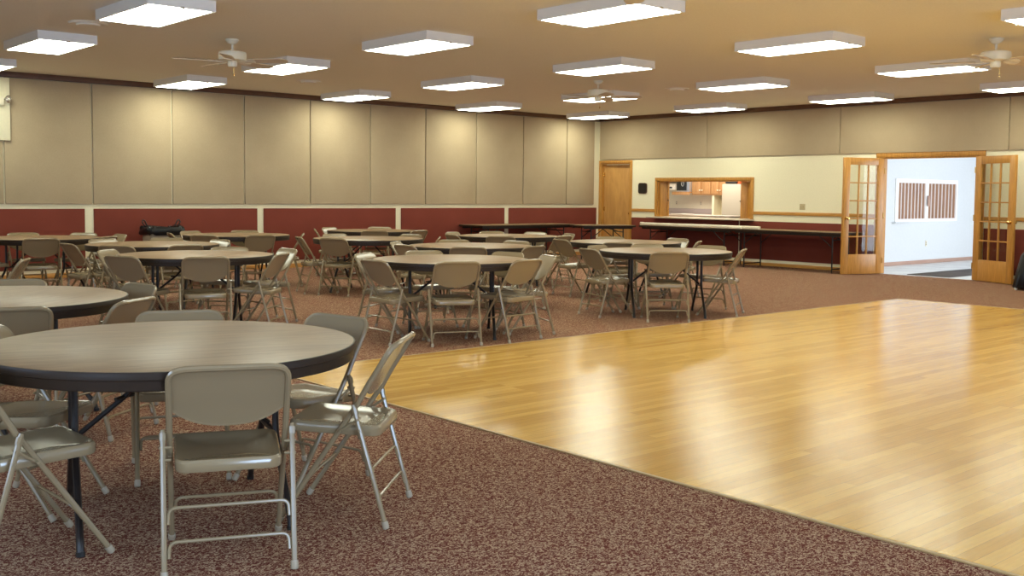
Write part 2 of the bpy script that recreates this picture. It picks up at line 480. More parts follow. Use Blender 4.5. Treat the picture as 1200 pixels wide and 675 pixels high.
# ------------------------------------------------------------------ kitchen beyond the hatch
KX, KY0, KY1, KZ = 3.92, -5.95, 2.4, 2.6
bm = bmesh.new(); add_box(bm, T, KX+.1, KY0, KY1, -.1, 0); struct(obj('floor_kitchen', bm, M['tile']))
bm = bmesh.new(); add_box(bm, T, KX+.1, KY0, KY1, KZ, KZ+.1); struct(obj('ceiling_kitchen', bm, M['kwhite']))
bm = bmesh.new(); add_box(bm, KX, KX+.1, KY0, KY1, 0, KZ); struct(obj('wall_kitchen_back', bm, M['kwhite']))
bm = bmesh.new(); add_box(bm, T, KX, KY1, KY1+.1, 0, KZ); struct(obj('wall_kitchen_left', bm, M['kwhite']))
bm = bmesh.new(); add_box(bm, T, 6.3, -6.08, KY0, 0, KZ); struct(obj('wall_foyer_left', bm, M['fwhite']))

def upper_cab(y0, y1, label, doors=2, z0=1.39, z1=2.2):
    t = thing('kitchen_cabinet', label, 'cabinet', (3.6, (y0+y1)/2, z0), 0, 'oak wall cabinets in the kitchen')
    h = (y1-y0)/2; bm = bmesh.new(); add_box(bm, 0, .32, -h+.002, h-.002, 0, z1-z0, .003); obj('body', bm, M['kcab'], t)
    w = 2*h/doors
    for i in range(doors):
        a = -h+w*i+.012; b = a+w-.024; bm = bmesh.new()
        add_box(bm, -.02, 0, a, b, .03, z1-z0-.03, .003)
        add_box(bm, -.026, -.018, a+.06, b-.06, .09, z1-z0-.09, .006)
        dd = obj('door', bm, M['kcab'], t)
        ky = (b-.025) if i == 0 else (a+.025)
        bm = bmesh.new(); add_tube(bm, [(-.02, ky, .12), (-.045, ky, .12)], .016, 10); obj('knob', bm, M['offwhite'], dd)
upper_cab(-.42, .185, 'oak double-door wall cabinet next to the microwave')
upper_cab(-.935, -.425, 'oak double-door wall cabinet next to the fridge')
t = thing('kitchen_shelf', 'short oak shelf carrying the microwave', 'shelf', (3.5, .475, 1.39))
boxobj('shelf_board', (0, .418, -.285, .285, .05, .08), M['kcab'], t, .003)
boxobj('front_rail', (0, .02, -.285, .285, 0, .05), M['kcab'], t, .002)
t = thing('microwave', 'black-doored microwave on a shelf between hood and oak cabinets', 'microwave', (3.5, .40, 1.471))
bm = bmesh.new(); add_box(bm, 0, .36, -.215, .215, 0, .34, .006); obj('body', bm, M['silver'], t)
bm = bmesh.new(); add_box(bm, -.015, 0, -.12, .20, .03, .31, .004); obj('door', bm, M['black'], t)
bm = bmesh.new()
for kk in range(24):
    pass
add_tube(bm, [(-.017, .0+.035*math.cos(2*PI*q/20), .20+.06*math.sin(2*PI*q/20)) for q in range(21)], .006, 6); obj('door_ring', bm, M['silver'], t)
bm = bmesh.new(); add_box(bm, -.012, 0, -.205, -.13, .02, .32, .003); obj('control_panel', bm, plain('grey_blue_panel', (.30, .32, .38), .4), t)
t = thing('range_hood', 'white range hood with black vent slot at the end of the hatch view', 'range hood', (3.45, 1.02, 1.52))
bm = bmesh.new()
add_loops(bm, [[(0, -.38, 0), (.45, -.38, 0), (.45, .38, 0), (0, .38, 0)], [(0, -.38, .09), (.45, -.38, .09), (.45, .38, .09), (0, .38, .09)], [(.12, -.38, .16), (.45, -.38, .16), (.45, .38, .16), (.12, .38, .16)]])
obj('shell', bm, M['white'], t)
bm = bmesh.new(); add_box(bm, -.006, 0, -.30, .33, .035, .075, .001); obj('vent_slot', bm, M['black'], t)
upper_cab(.80, 1.40, 'oak wall cabinet above the white range hood', 2, 1.74, 2.2)
t = thing('refrigerator', 'almond refrigerator seen through the hatch', 'refrigerator', (3.2, -1.42, 0))
bm = bmesh.new(); add_box(bm, .05, .70, -.36, .36, .02, 1.665, .012); obj('body', bm, M['fridge'], t)
bm = bmesh.new(); add_box(bm, 0, .045, -.36, .36, .10, .585, .014); obj('freezer_drawer', bm, M['fridge'], t)
bm = bmesh.new(); add_box(bm, 0, .045, -.36, .36, .60, 1.66, .014); obj('fridge_door', bm, M['fridge'], t)
bm = bmesh.new(); add_tube(bm, fillet([(0, -.32, .92), (-.04, -.32, .92), (-.04, -.32, .66), (0, -.32, .66)], .03), .010); obj('handle', bm, M['fridge'], t)
tag(boxobj('black_tray', (3.25, 3.6, -1.44, -1.12, 1.667, 1.72), M['black'], None, .008), 'flat black tray lying on top of the fridge', 'tray')
bm = bmesh.new(); add_loops(bm, [[(3.3+x, -1.585+y, z) for x, y in rrect(.09, .085*q, .03)] for z, q in ((1.667, .9), (1.80, 1.0))])
tag(obj('orange_tub', bm, M['orange']), 'orange plastic tub standing on top of the fridge', 'tub')
t = thing('kitchen_worktop', 'mauve laminate worktop with upstand along the far kitchen wall', 'worktop', (0, 0, 0))
boxobj('base_cabinets', (3.36, 3.915, -.40, 2.35, .0, .87), M['kcab'], t)
boxobj('worktop_slab', (3.30, 3.915, -.41, 2.36, .872, .91), M['mauve'], t, .006)
boxobj('upstand', (3.88, 3.918, -.39, 2.36, .911, 1.04), M['mauve'], t, .004)
bm = bmesh.new(); add_box(bm, 3.62, 3.92, -.50, -.44, 0, 2.2); struct(obj('trim_10', bm, M['cream']))
for y, lb in ((.947, 'cream outlet plate over the worktop beneath the microwave'), (.145, 'cream outlet plate over the worktop beneath the oak double cabinet')):
    t = thing('outlet_plate', lb, 'outlet', (3.918, y, 1.18))
    boxobj('plate', (-.006, 0, -.036, .036, -.058, .058), M['offwhite'], t, .002)
    for z in (-.02, .02): boxobj('socket', (-.008, -.005, -.015, .015, z-.013, z+.013), M['binm'], t, .001)
t = thing('kitchen_island', 'pale-topped kitchen island just inside the hatch', 'worktop', (0, 0, 0))
boxobj('top', (.95, 1.75, -3.0, -1.2, .905, .94), plain('pale_top', (.66, .56, .52), .35), t, .006)
boxobj('base', (1.0, 1.7, -2.95, -1.25, 0, .904), M['kcab'], t, .004)
tag(boxobj('white_tray', (1.05, 1.45, -1.62, -1.28, .941, .962), M['white'], None, .005), 'flat white tray on the pale kitchen island', 'tray')

# ------------------------------------------------------------------ foyer beyond the double doors
bm = bmesh.new(); add_box(bm, T-.15, 6.3, -12.0, -6.08, -.1, .0015); struct(obj('floor_foyer', bm, M['tile']))
bm = bmesh.new(); add_box(bm, T, 6.3, -12.0, -6.08, KZ, KZ+.1); struct(obj('ceiling_foyer', bm, M['fwhite']))
bm = bmesh.new(); add_box(bm, 6.2, 6.3, -12.0, -6.08, 0, KZ); struct(obj('wall_foyer_back', bm, M['fwhite']))
bm = bmesh.new(); add_box(bm, T, 6.2, -6.098, -6.08, 0, .075, .004); struct(obj('baseboard_foyer', bm, M['pinkwood']))
bm = bmesh.new()
for x in (.2, 1.9, 3.6, 5.3, 6.14): add_box(bm, x, x+.06, -12.0, -11.94, 0, KZ)
for z in (0, 2.1, KZ-.06): add_box(bm, .2, 6.2, -12.0, -11.94, z, z+.06)
struct(obj('window_8', bm, M['white']))
bm = bmesh.new(); add_box(bm, 5.80, 5.88, -6.125, -6.08, 0, 2.05, .005); add_box(bm, 5.80, 6.19, -6.125, -6.08, 2.05, 2.13, .005); struct(obj('trim_11', bm, M['oak']))
w = bpy.data.objects.new('window_1', None); COL.objects.link(w); struct(w)
bm = bmesh.new(); y0, y1 = -6.102, -6.08
add_box(bm, 2.27, 2.385, y0, y1, .94, 1.68); add_box(bm, 4.845, 4.91, y0, y1, .94, 1.68)
add_box(bm, 2.27, 4.91, y0, y1, 1.68, 1.76); add_box(bm, 2.27, 4.91, y0, y1, .88, .94)
add_box(bm, 3.50, 3.62, y0, y1, .94, 1.68)
obj('frame', bm, M['fframe'], w)
for a, b in ((2.385, 3.50), (3.62, 4.845)):
    bm = bmesh.new(); nn = 8
    for i in range(nn):
        p = a+(b-a)*i/nn; q = a+(b-a)*(i+1)/nn
        add_box(bm, p+.010, q-.055, -6.099, -6.090, .945, 1.675, .003)
    f = obj('shutter', bm, M['shut'], w)
    bm = bmesh.new(); add_box(bm, a, b, -6.092, -6.082, .94, 1.68); obj('backing', bm, plain('pale_pink_backing', (.60, .50, .47), .6), f)
boxobj('latch', (3.52, 3.60, -6.145, -6.128, 1.2, 1.42), M['pinkwood'], w, .004)
boxobj('sill', (2.18, 2.75, -6.17, -6.08, .858, .879), M['fwhite'], w, .005)
t = thing('outlet_plate', 'white outlet plate on the bright foyer wall under the slatted window', 'outlet', (3.61, -6.081, .42))
boxobj('plate', (-.036, .036, -.006, 0, -.058, .058), M['offwhite'], t, .002)
for z in (-.02, .02): boxobj('socket', (-.015, .015, -.008, -.005, z-.013, z+.013), M['binm'], t, .001)
tag(boxobj('door_mat', (.17, 3.4, -8.30, -7.51, .002, .012), M['matgrey'], None, .004), 'long grey entrance mat on the foyer tiles', 'mat')

# ------------------------------------------------------------------ ceiling lights
def make_light():
    t = thing('ceiling_light', '', 'ceiling light', (0, 0, ZC), 0, 'boxed fluorescent ceiling lights in a grid')
    bm = bmesh.new(); hx, hy, w = .325, .632, .030
    for a in ((-hx, -hx+.008, -hy, hy), (hx-.008, hx, -hy, hy), (-hx+.008, hx-.008, -hy, -hy+.008), (-hx+.008, hx-.008, hy-.008, hy)):
        add_box(bm, *a, -.10, 0)
    for a in ((-hx+.008, -hx+w, -hy+.008, hy-.008), (hx-w, hx-.008, -hy+.008, hy-.008), (-hx+w, hx-w, -hy+.008, -hy+w), (-hx+w, hx-w, hy-w, hy-.008)):
        add_box(bm, *a, -.098, -.09)
    add_box(bm, -hx+.008, hx-.008, -hy+.008, hy-.008, -.012, 0)
    obj('frame', bm, M['fixture'], t)
    bm = bmesh.new(); add_box(bm, -hx+w, hx-w, -hy+w, hy-w, -.102, -.092, .002); obj('diffuser', bm, M['lamp'], t)
    for sy in (-1, 1):
        bm = bmesh.new(); add_box(bm, -.02, .02, sy*hy-.004, sy*hy+.004, -.108, -.09, .002); obj('clip', bm, M['steel'], t)
    return t
LX = [-1.13-3.07*i for i in range(7)]; LY = [-1.02-3.02*j for j in range(6)]
vis = [(4, 2), (4, 1), (4, 0), (3, 0), (3, 1), (3, 2), (3, 3), (2, 0), (2, 1), (2, 2), (2, 3), (1, 0), (1, 1), (1, 2), (1, 3), (0, 0), (0, 1), (0, 2), (0, 3)]
extra = [(4, 3), (3, 4), (2, 4), (1, 4)]
lt = None
RW = ['kitchen-wall row', 'second row from the kitchen wall', 'third row from the kitchen wall', 'fourth row from the kitchen wall', 'fifth row from the kitchen wall']
for i, j in vis+extra:
    lb = 'glowing boxed ceiling light, %s, %s from the panelled wall' % (RW[i], ORD[j])
    if lt is None:
        lt = make_light(); lt.location = (LX[i], LY[j], ZC); lt['label'] = lb
    else: dup(lt, (LX[i], LY[j], ZC), 0, lb)

# ------------------------------------------------------------------ ceiling fans
def make_fan():
    t = thing('ceiling_fan', '', 'ceiling fan', (0, 0, ZC), 0, 'ivory ceiling fans')
    bm = bmesh.new(); add_lathe(bm, [(.075, 0), (.078, -.012), (.055, -.045), (.025, -.06)], 24); obj('canopy', bm, M['fanwhite'], t)
    bm = bmesh.new(); add_tube(bm, [(0, 0, -.055), (0, 0, -.145)], .013, 10); obj('downrod', bm, M['fanwhite'], t)
    bm = bmesh.new(); add_lathe(bm, [(.03, -.125), (.13, -.140), (.155, -.15), (.158, -.165), (.158, -.225), (.150, -.24), (.09, -.248)], 32); obj('motor', bm, M['fanwhite'], t)
    bm = bmesh.new(); add_lathe(bm, [(.05, -.247), (.055, -.255), (.055, -.30), (.045, -.315), (.012, -.32)], 20); obj('switch_housing', bm, M['fanwhite'], t)
    bm = bmesh.new(); add_tube(bm, [(.03, -.03, -.315), (.03, -.03, -.40)], .0014, 6); add_lathe(bm, [(.003, -.40), (.007, -.408), (.007, -.422), (.003, -.428)], 8, (.03, -.03)); obj('pull_chain', bm, M['brass'], t)
    for kq in range(5):
        a = 2*PI*kq/5; R = Matrix.Rotation(a, 4, 'Z') @ Matrix.Translation((0, 0, -.252)) @ Matrix.Rotation(-.20, 4, 'X')
        pts = [(.20, -.055), (.23, -.062), (.56, -.072), (.63, -.066), (.665, -.045), (.675, 0), (.665, .045), (.63, .066), (.56, .072), (.23, .062), (.20, .055)]
        bm = bmesh.new(); add_loops(bm, [[(x, y, -.004) for x, y in pts], [(x, y, .004) for x, y in pts]])
        bmesh.ops.transform(bm, matrix=R, verts=bm.verts); b = obj('blade', bm, M['blade'], t)
        bm = bmesh.new(); add_loops(bm, [[(x, y, -.010) for x, y in ((.10, -.018), (.20, -.03), (.27, -.04), (.28, 0), (.27, .04), (.20, .03), (.10, .018))], [(x, y, -.004) for x, y in ((.10, -.018), (.20, -.03), (.27, -.04), (.28, 0), (.27, .04), (.20, .03), (.10, .018))]])
        bmesh.ops.transform(bm, matrix=R, verts=bm.verts); obj('blade_iron', bm, M['fanwhite'], b)
    return t
fn = make_fan()
fan_pos = [((-11.85, -5.53), 'ivory five-blade ceiling fan over the tables facing the bin', -41.3-10),
           ((-5.78, -5.53), 'ivory ceiling fan in front of the lights by the room corner', -41.3-6),
           ((-5.85, -11.65), 'ivory ceiling fan above the wood floor toward the glass doors', -41.3+14),
           ((-11.85, -11.65), 'ivory ceiling fan cut off by the picture top, one blade over a light', -110.5)]
for q, ((x, y), lb, a) in enumerate(fan_pos):
    if q == 0: fn.location = (x, y, ZC); fn.rotation_euler = (0, 0, math.radians(a)); fn['label'] = lb
    else:
        f = dup(fn, (x, y, ZC), math.radians(a), lb)
        if q == 3:
            for c in list(f.children):
                if c.name.startswith('pull_chain'): bpy.data.objects.remove(c)
# round ceiling vents
def vent(x, y, lb, r=.20):
    t = thing('ceiling_vent', lb, 'vent', (x, y, ZC), 0, 'round vents on the ceiling')
    bm = bmesh.new(); add_lathe(bm, [(r, 0), (r, -.006), (r*.9, -.018), (r*.82, -.012), (r*.5, -.012)], 32); obj('rim', bm, M['ceiling'], t)
    bm = bmesh.new(); add_lathe(bm, [(r*.62, -.012), (r*.6, -.03), (r*.2, -.035)], 28); obj('cone', bm, M['ceiling'], t)
vent(-13.49, -5.54, 'round ceiling vent beside the large light of the fifth row')
vent(-3.99, -5.60, 'small round ceiling vent between second-row lights and the fan')
vent(-8.87, -2.15, 'round ceiling vent over the maroon-wall tables beyond the first fan')

# ------------------------------------------------------------------ folding chair
PROF = [(.23, .006), (-.105, .505), (-.155, .595), (-.196, .660), (-.227, .712), (-.247, .743), (-.264, .760)]
def prof_at(s):
    """point of the back profile above the sleeve, s in 0..1 by length"""
    P = [Vector((y, z)) for y, z in PROF[1:]]
    L = [0]
    for a, b in zip(P, P[1:]): L.append(L[-1]+(b-a).length)
    t = max(0, min(1, s))*L[-1]
    for i in range(len(P)-1):
        if t <= L[i+1]+1e-9:
            f = (t-L[i])/(L[i+1]-L[i]); return P[i].lerp(P[i+1], f)
    return P[-1]
def make_chair():
    t = thing('folding_chair', '', 'chair', (0, 0, 0), 0, 'beige steel folding chairs around the tables')
    en = M['enamel']; hw = .207
    # seat pan
    bm = bmesh.new()
    def ring(hx, hy, r, z, dip=0):
        out = []
        for x, y in rrect(hx, hy, r, 4):
            f = (y+.19)/.38
            out.append((x*(.96+.05*f), y, z+.018*f-dip))
        return out
    base = .414
    add_loops(bm, [ring(.180, .182, .04, base-.040), ring(.192, .192, .045, base-.042), ring(.195, .195, .047, base-.036), ring(.195, .195, .047, base-.008),
                   ring(.188, .188, .043, base+.002), ring(.168, .168, .035, base+.001), ring(.148, .148, .03, base-.008), ring(.06, .06, .02, base-.014)])
    obj('seat', bm, en, t)
    # backrest panel
    bm = bmesh.new(); nu, nv = 14, 8; w = .204; g = []; g2 = []
    for i in range(nu+1):
        u = -1+2*i/nu; x = u*w; s0 = .09+.27*abs(u)**2.6; r1 = []; r2 = []
        for jn in range(nv+1):
            s = s0+(1.0-s0)*jn/nv
            p = prof_at(s); q = prof_at(min(1, s+.02))-prof_at(max(0, s-.02)); nrm = Vector((q.y, -q.x)).normalized()
            off = .006-.014*(1-u*u)*(1-jn/nv)
            cx = x*(1-(.10*max(0, (s-.82)/.18)**2 if abs(u) > .9 else 0))
            r1.append((cx, p.x+off+nrm.x*.0035, p.y+nrm.y*.0035)); r2.append((cx, p.x+off-nrm.x*.0035, p.y-nrm.y*.0035))
        g.append([bm.verts.new(c) for c in r1]); g2.append([bm.verts.new(c) for c in r2])
    for i in range(nu):
        for jn in range(nv):
            bm.faces.new((g[i][jn], g[i+1][jn], g[i+1][jn+1], g[i][jn+1])); bm.faces.new((g2[i][jn], g2[i][jn+1], g2[i+1][jn+1], g2[i+1][jn]))
    for i in range(nu):
        bm.faces.new((g[i][0], g2[i][0], g2[i+1][0], g[i+1][0])); bm.faces.new((g[i][nv], g[i+1][nv], g2[i+1][nv], g2[i][nv]))
    for jn in range(nv):
        bm.faces.new((g[0][jn], g[0][jn+1], g2[0][jn+1], g2[0][jn])); bm.faces.new((g[nu][jn], g2[nu][jn], g2[nu][jn+1], g[nu][jn+1]))
    # rolled lower lip
    lip = []
    for i in range(nu+1):
        u = -1+2*i/nu; p = prof_at(.09+.27*abs(u)**2.6); lip.append((u*w, p.x+.006-.014*(1-u*u), p.y))
    add_tube(bm, lip, .0055, 6)
    obj('backrest', bm, en, t)
    # back frame tube: up one side, over the top, down the other
    path2 = [(-hw, 0), (-hw, 1.0), (hw, 1.0), (hw, 0)]
    Ltot = .33
    f2 = fillet([(x, s*Ltot, 0) for x, s in path2], .075, 7)
    dense = []
    for a, b in zip(f2, f2[1:]):
        nseg = max(1, int((b-a).length/.04))
        for q in range(nseg): dense.append(a.lerp(b, q/nseg))
    dense.append(f2[-1])
    pts = []
    for p in dense:
        c = prof_at(p.y/Ltot); pts.append((p.x, c.x, c.y))
    bm = bmesh.new(); add_tube(bm, pts, .0118, 8); obj('back_frame', bm, en, t)
    for s in (-1, 1):
        bm = bmesh.new(); add_tube(bm, [(s*hw, .23, .008), (s*hw, PROF[1][0]-.003, PROF[1][1]+.006)], .0112, 8)
        lg = obj('leg', bm, en, t)
        bm = bmesh.new(); dv = Vector((0, -.335, .505)).normalized(); p = Vector((s*hw, .232, .004))
        add_tube(bm, [p-dv*.001, p+dv*.006, p+dv*.030], [.012, .0148, .0140], 10); obj('foot_cap', bm, M['cap'], lg)
        xo = hw+.0235
        bm = bmesh.new(); add_tube(bm, [(s*xo*.985, -.235, .008), (s*xo, -.100, .500), (s*xo, -.096, .514)], [.0108, .0108, .0085], 8)
        add_tube(bm, [(s*xo, -.108, .475), (s*xo, -.1005, .502)], .0135, 8)
        for zz in (.088, .112, .203, .227):
            yy = -.235+.135*zz/.5
            add_tube(bm, [(s*(xo*.985+.008), yy, zz), (s*(xo*.985+.0125), yy, zz)], .0048, 6)
        lg = obj('leg', bm, en, t)
        bm = bmesh.new(); dv = Vector((0, .135, .50)).normalized(); p = Vector((s*xo*.985, -.236, .003))
        add_tube(bm, [p-dv*.001, p+dv*.006, p+dv*.030], [.012, .0148, .0140], 10); obj('foot_cap', bm, M['cap'], lg)
        # brace link with rivets
        bm = bmesh.new()
        add_tube(bm, [(s*(hw+.012), -.117, .452), (s*(hw+.012), -.045, .402)], .0065, 6)
        for (yy, zz) in ((-.117, .452), (-.045, .402), (-.125, .408)):
            add_tube(bm, [(s*(hw-.006), yy, zz), (s*(hw+.037), yy, zz)], .0055, 6)
        obj('brace', bm, en, t)
    def stretcher(ya, za, yb, zb, zl, xx):
        """U-shaped bar: ends run down along the legs"""
        def leg_y(z): return ya+(yb-ya)*(z-za)/(zb-za)
        p = [(-xx, leg_y(zl-.055), zl-.055), (-xx+.002, leg_y(zl), zl), (xx-.002, leg_y(zl), zl), (xx, leg_y(zl-.055), zl-.055)]
        bm = bmesh.new(); add_tube(bm, fillet(p, .045, 5), .0068, 7); obj('stretcher', bm, en, t)
    stretcher(-.235, 0, -.10, .5, .128, hw+.004); stretcher(-.235, 0, -.10, .5, .243, hw+.006)
    stretcher(.23, 0, -.105, .505, .205, hw-.016)
    return t

TB = {'T1': (-15.65, -12.62), 'T2': (-15.72, -10.19), 'T3': (-12.92, -6.86), 'T4': (-12.46, -4.67), 'T5': (-13.04, -2.36), 'T6': (-10.37, -2.65),
      'T7': (-9.34, -4.57), 'T8': (-7.62, -2.11), 'T9': (-11.20, -8.83), 'T10': (-9.37, -6.88), 'T11': (-6.98, -4.83), 'T12': (-8.15, -8.95), 'T13': (-6.88, -7.15)}
TS = {'T1': 'front table', 'T2': 'table behind the front table', 'T3': 'big table facing the bin', 'T4': 'table just before the bin', 'T5': 'wall table beyond the bin',
      'T6': 'wall table beside the bin', 'T7': 'mid-carpet table', 'T8': 'wall table near the buffet', 'T9': 'middle wood-edge table', 'T10': 'table behind the middle one',
      'T11': 'table before the buffet', 'T12': 'kitchen-end wood-edge table', 'T13': 'table behind the kitchen-end one'}
SIDE = ['kitchen-hatch side', 'far side', 'panelled-wall side', 'end away from the doors', 'end opposite the hatch', 'camera side', 'wood-floor side', 'glass-door side']
# every chair: table it stands at, x, y of its seat centre, direction it faces in degrees
place = [('T1', -14.955, -12.467, 192.4), ('T1', -15.344, -11.999, 247.6), ('T1', -16.079, -12.108, 310.0), ('T2', -15.341, -10.846, 126.0), ('T2', -15.828, -10.870, 76.0),
         ('T2', -15.052, -10.167, 186.0), ('T2', -15.459, -9.575, 247.0), ('T3', -13.574, -7.073, 24.0), ('T3', -13.126, -7.495, 68.0), ('T3', -12.545, -7.437, 131.0),
         ('T3', -12.122, -6.832, 178.0), ('T3', -12.424, -6.413, 225.0), ('T3', -13.389, -6.357, 313.0), ('T4', -12.473, -5.350, 92.8), ('T4', -12.977, -5.193, 41.6),
         ('T4', -13.204, -4.668, 4.6), ('T4', -11.782, -4.565, 188.8), ('T4', -12.072, -4.076, 240.6), ('T4', -12.658, -4.007, 286.6), ('T5', -13.241, -3.018, 76.0),
         ('T5', -12.995, -1.676, 266.2), ('T5', -12.477, -1.967, 218.8), ('T5', -12.560, -2.894, 126.0), ('T5', -12.256, -2.442, 182.0), ('T5', -13.718, -2.479, 10.0),
         ('T6', -11.024, -2.437, 347.0), ('T6', -10.605, -2.003, 290.0), ('T6', -10.948, -3.052, 38.6), ('T6', -10.441, -3.350, 81.4), ('T6', -9.996, -2.096, 236.0),
         ('T6', -9.836, -3.130, 150.0), ('T7', -10.046, -4.383, 343.2), ('T7', -9.317, -3.902, 271.0), ('T7', -8.679, -4.380, 192.0), ('T7', -8.818, -5.092, 141.0),
         ('T8', -7.182, -1.606, 229.0), ('T8', -7.828, -1.442, 292.2), ('T8', -8.262, -1.807, 329.8), ('T8', -7.995, -2.687, 60.0), ('T8', -7.386, -2.789, 103.0),
         ('T9', -11.913, -8.918, 1.0), ('T9', -10.538, -9.165, 158.0), ('T9', -10.520, -8.664, 190.8), ('T9', -10.951, -8.178, 252.0), ('T9', -11.538, -8.220, 299.0),
         ('T10', -9.837, -7.399, 52.0), ('T10', -9.189, -7.554, 100.0), ('T10', -10.086, -6.830, 1.0), ('T10', -9.802, -6.307, 307.0), ('T10', -8.712, -6.764, 192.0),
         ('T10', -9.098, -6.270, 243.0), ('T11', -7.535, -5.332, 45.0), ('T11', -7.724, -4.750, 350.0), ('T11', -7.246, -4.144, 291.2), ('T11', -6.655, -4.168, 246.6),
         ('T11', -6.346, -4.585, 198.2), ('T11', -6.301, -5.144, 159.0), ('T11', -6.777, -5.550, 100.0), ('T12', -7.726, -8.380, 236.2), ('T12', -8.300, -8.287, 280.8),
         ('T12', -7.428, -8.893, 187.4), ('T13', -7.429, -7.564, 40.0), ('T13', -6.516, -6.590, 234.0), ('T13', -6.149, -7.251, 176.0), ('T13', -6.463, -7.771, 120.0),
         ('T1', -15.709, -13.233, 66.0), ('T1', -15.067, -13.045, 132.0), ('T9', -11.571, -9.305, 66.0), ('T9', -10.961, -9.397, 97.2), ('T12', -8.608, -9.334, 53.0),
         ('T12', -8.782, -8.627, 346.0), ('T12', -7.640, -9.361, 117.6), ('T7', -9.926, -4.830, 26.8), ('T13', -7.370, -6.706, 347.0), ('T1', -16.280, -12.740, 2.0),
         ]
chair0 = make_chair(); used = False; seen = {}
CAM = Vector((-17.492, -16.885))
def put(x, y, face, lb):
    global used
    rz = math.radians(face-90)
    if not used:
        chair0.location = (x, y, 0); chair0.rotation_euler = (0, 0, rz); chair0['label'] = lb; used = True
    else: dup(chair0, (x, y, 0), rz, lb)
for tb, x, y, f in place:
    c = TB[tb]; az = math.degrees(math.atan2(y-c[1], x-c[0])) % 360
    k8 = int(((az+22.5) % 360)//45)
    # a second chair in the same octant takes the next free one
    if (tb, k8) in seen:
        lo = (az+22.5) % 45 < 22.5
        for kk in ((k8-1) % 8, (k8+1) % 8) if lo else ((k8+1) % 8, (k8-1) % 8):
            if (tb, kk) not in seen: k8 = kk; break
    seen[(tb, k8)] = 1
    fv = Vector((math.cos(math.radians(f)), math.sin(math.radians(f)))); tov = (CAM-Vector((x, y))).normalized()
    dt = fv.dot(tov)
    view = 'back view' if dt < -.45 else ('front view' if dt > .45 else 'side view')
    put(x, y, f, 'beige chair, %s, %s of the %s' % (view, SIDE[k8], TS[tb]))
put(-14.870, -7.050, 152.0, 'beige folding chair alone near the picture edge, turned from the big table')

# ------------------------------------------------------------------ round tables
def make_table():
    t = thing('round_table', '', 'table', (0, 0, 0), 0, 'brown round folding tables')
    R = .762
    bm = bmesh.new(); add_lathe(bm, [(R-.012, .722), (R-.006, .735), (R-.006, .739), (R-.009, .740)], 72); obj('tabletop', bm, M['laminate'], t)
    bm = bmesh.new(); add_lathe(bm, [(R-.02, .706), (R-.002, .707), (R+.001, .710), (R+.001, .735), (R-.001, .7385), (R-.007, .7392)], 72, cap=False); obj('edge_band', bm, M['edge'], t)
    bm = bmesh.new(); add_lathe(bm, [(R-.03, .7065), (R-.003, .7065), (R-.005, .672), (R-.009, .668), (R-.03, .670), (R-.03, .7065)], 72, cap=False); obj('apron', bm, M['edge'], t)
    for s in (-1, 1):
        for q in (-1, 1):
            bm = bmesh.new()
            add_tube(bm, fillet([(s*.40, q*.13, .70), (s*.40, q*.13, .335), (s*.40, q*.40, .05), (s*.40, q*.415, .004)], .07, 5), .0145, 8)
            lg = obj('leg', bm, M['legblack'], t)
            bm = bmesh.new(); add_tube(bm, [(s*.40, q*.4135, .018), (s*.40, q*.415, 0)], .017, 8); obj('foot_cap', bm, M['black'], lg)
        bm = bmesh.new(); add_tube(bm, [(s*.40, -.145, .345), (s*.40, .145, .345)], .0125, 8); add_tube(bm, [(s*.40, -.14, .66), (s*.40, .14, .66)], .0125, 8); obj('crossbar', bm, M['legblack'], t)
        bm = bmesh.new(); add_tube(bm, [(s*.40, 0, .36), (s*.20, 0, .52), (s*.04, 0, .695)], .011, 8); add_tube(bm, [(s*.24, -.045, .52), (s*.16, .045, .52)], .008, 6); obj('brace', bm, M['legblack'], t)
    bm = bmesh.new(); add_tube(bm, [(.19, -.02, .53), (.23, .03, .53)], .012, 8); obj('latch', bm, M['steel'], t)
    return t
TL = {'T1': ('large round brown folding table in front, its near rim before two chairs', -16), 'T2': ('round brown folding table directly behind the front table', 35),
      'T3': ('big round brown table facing the bin, second row of tables', -32), 'T4': ('round brown table just before the bin, behind the big one', -32),
      'T5': ('round brown table at the maroon wall beyond the bin', -47), 'T6': ('round brown table at the maroon wall beside the bin', -18),
      'T7': ('round brown table standing mid-carpet under the row of far lights', -52), 'T8': ('round brown table at the maroon wall near the long buffet', -35),
      'T9': ('middle round brown table at the edge of the wood floor', -36), 'T10': ('round brown table directly behind the middle wood-edge table', -42),
      'T11': ('round brown table just before the long buffet tables', -35), 'T12': ('kitchen-end round brown table at the edge of the wood floor', -41), 'T13': ('round brown table directly behind the kitchen-end wood-edge table', -26)}
tb0 = None
for kx, (lb, a) in TL.items():
    if tb0 is None:
        tb0 = make_table(); tb0.location = (*TB[kx], 0); tb0.rotation_euler = (0, 0, math.radians(a)); tb0['label'] = lb
    else: dup(tb0, (*TB[kx], 0), math.radians(a), lb)

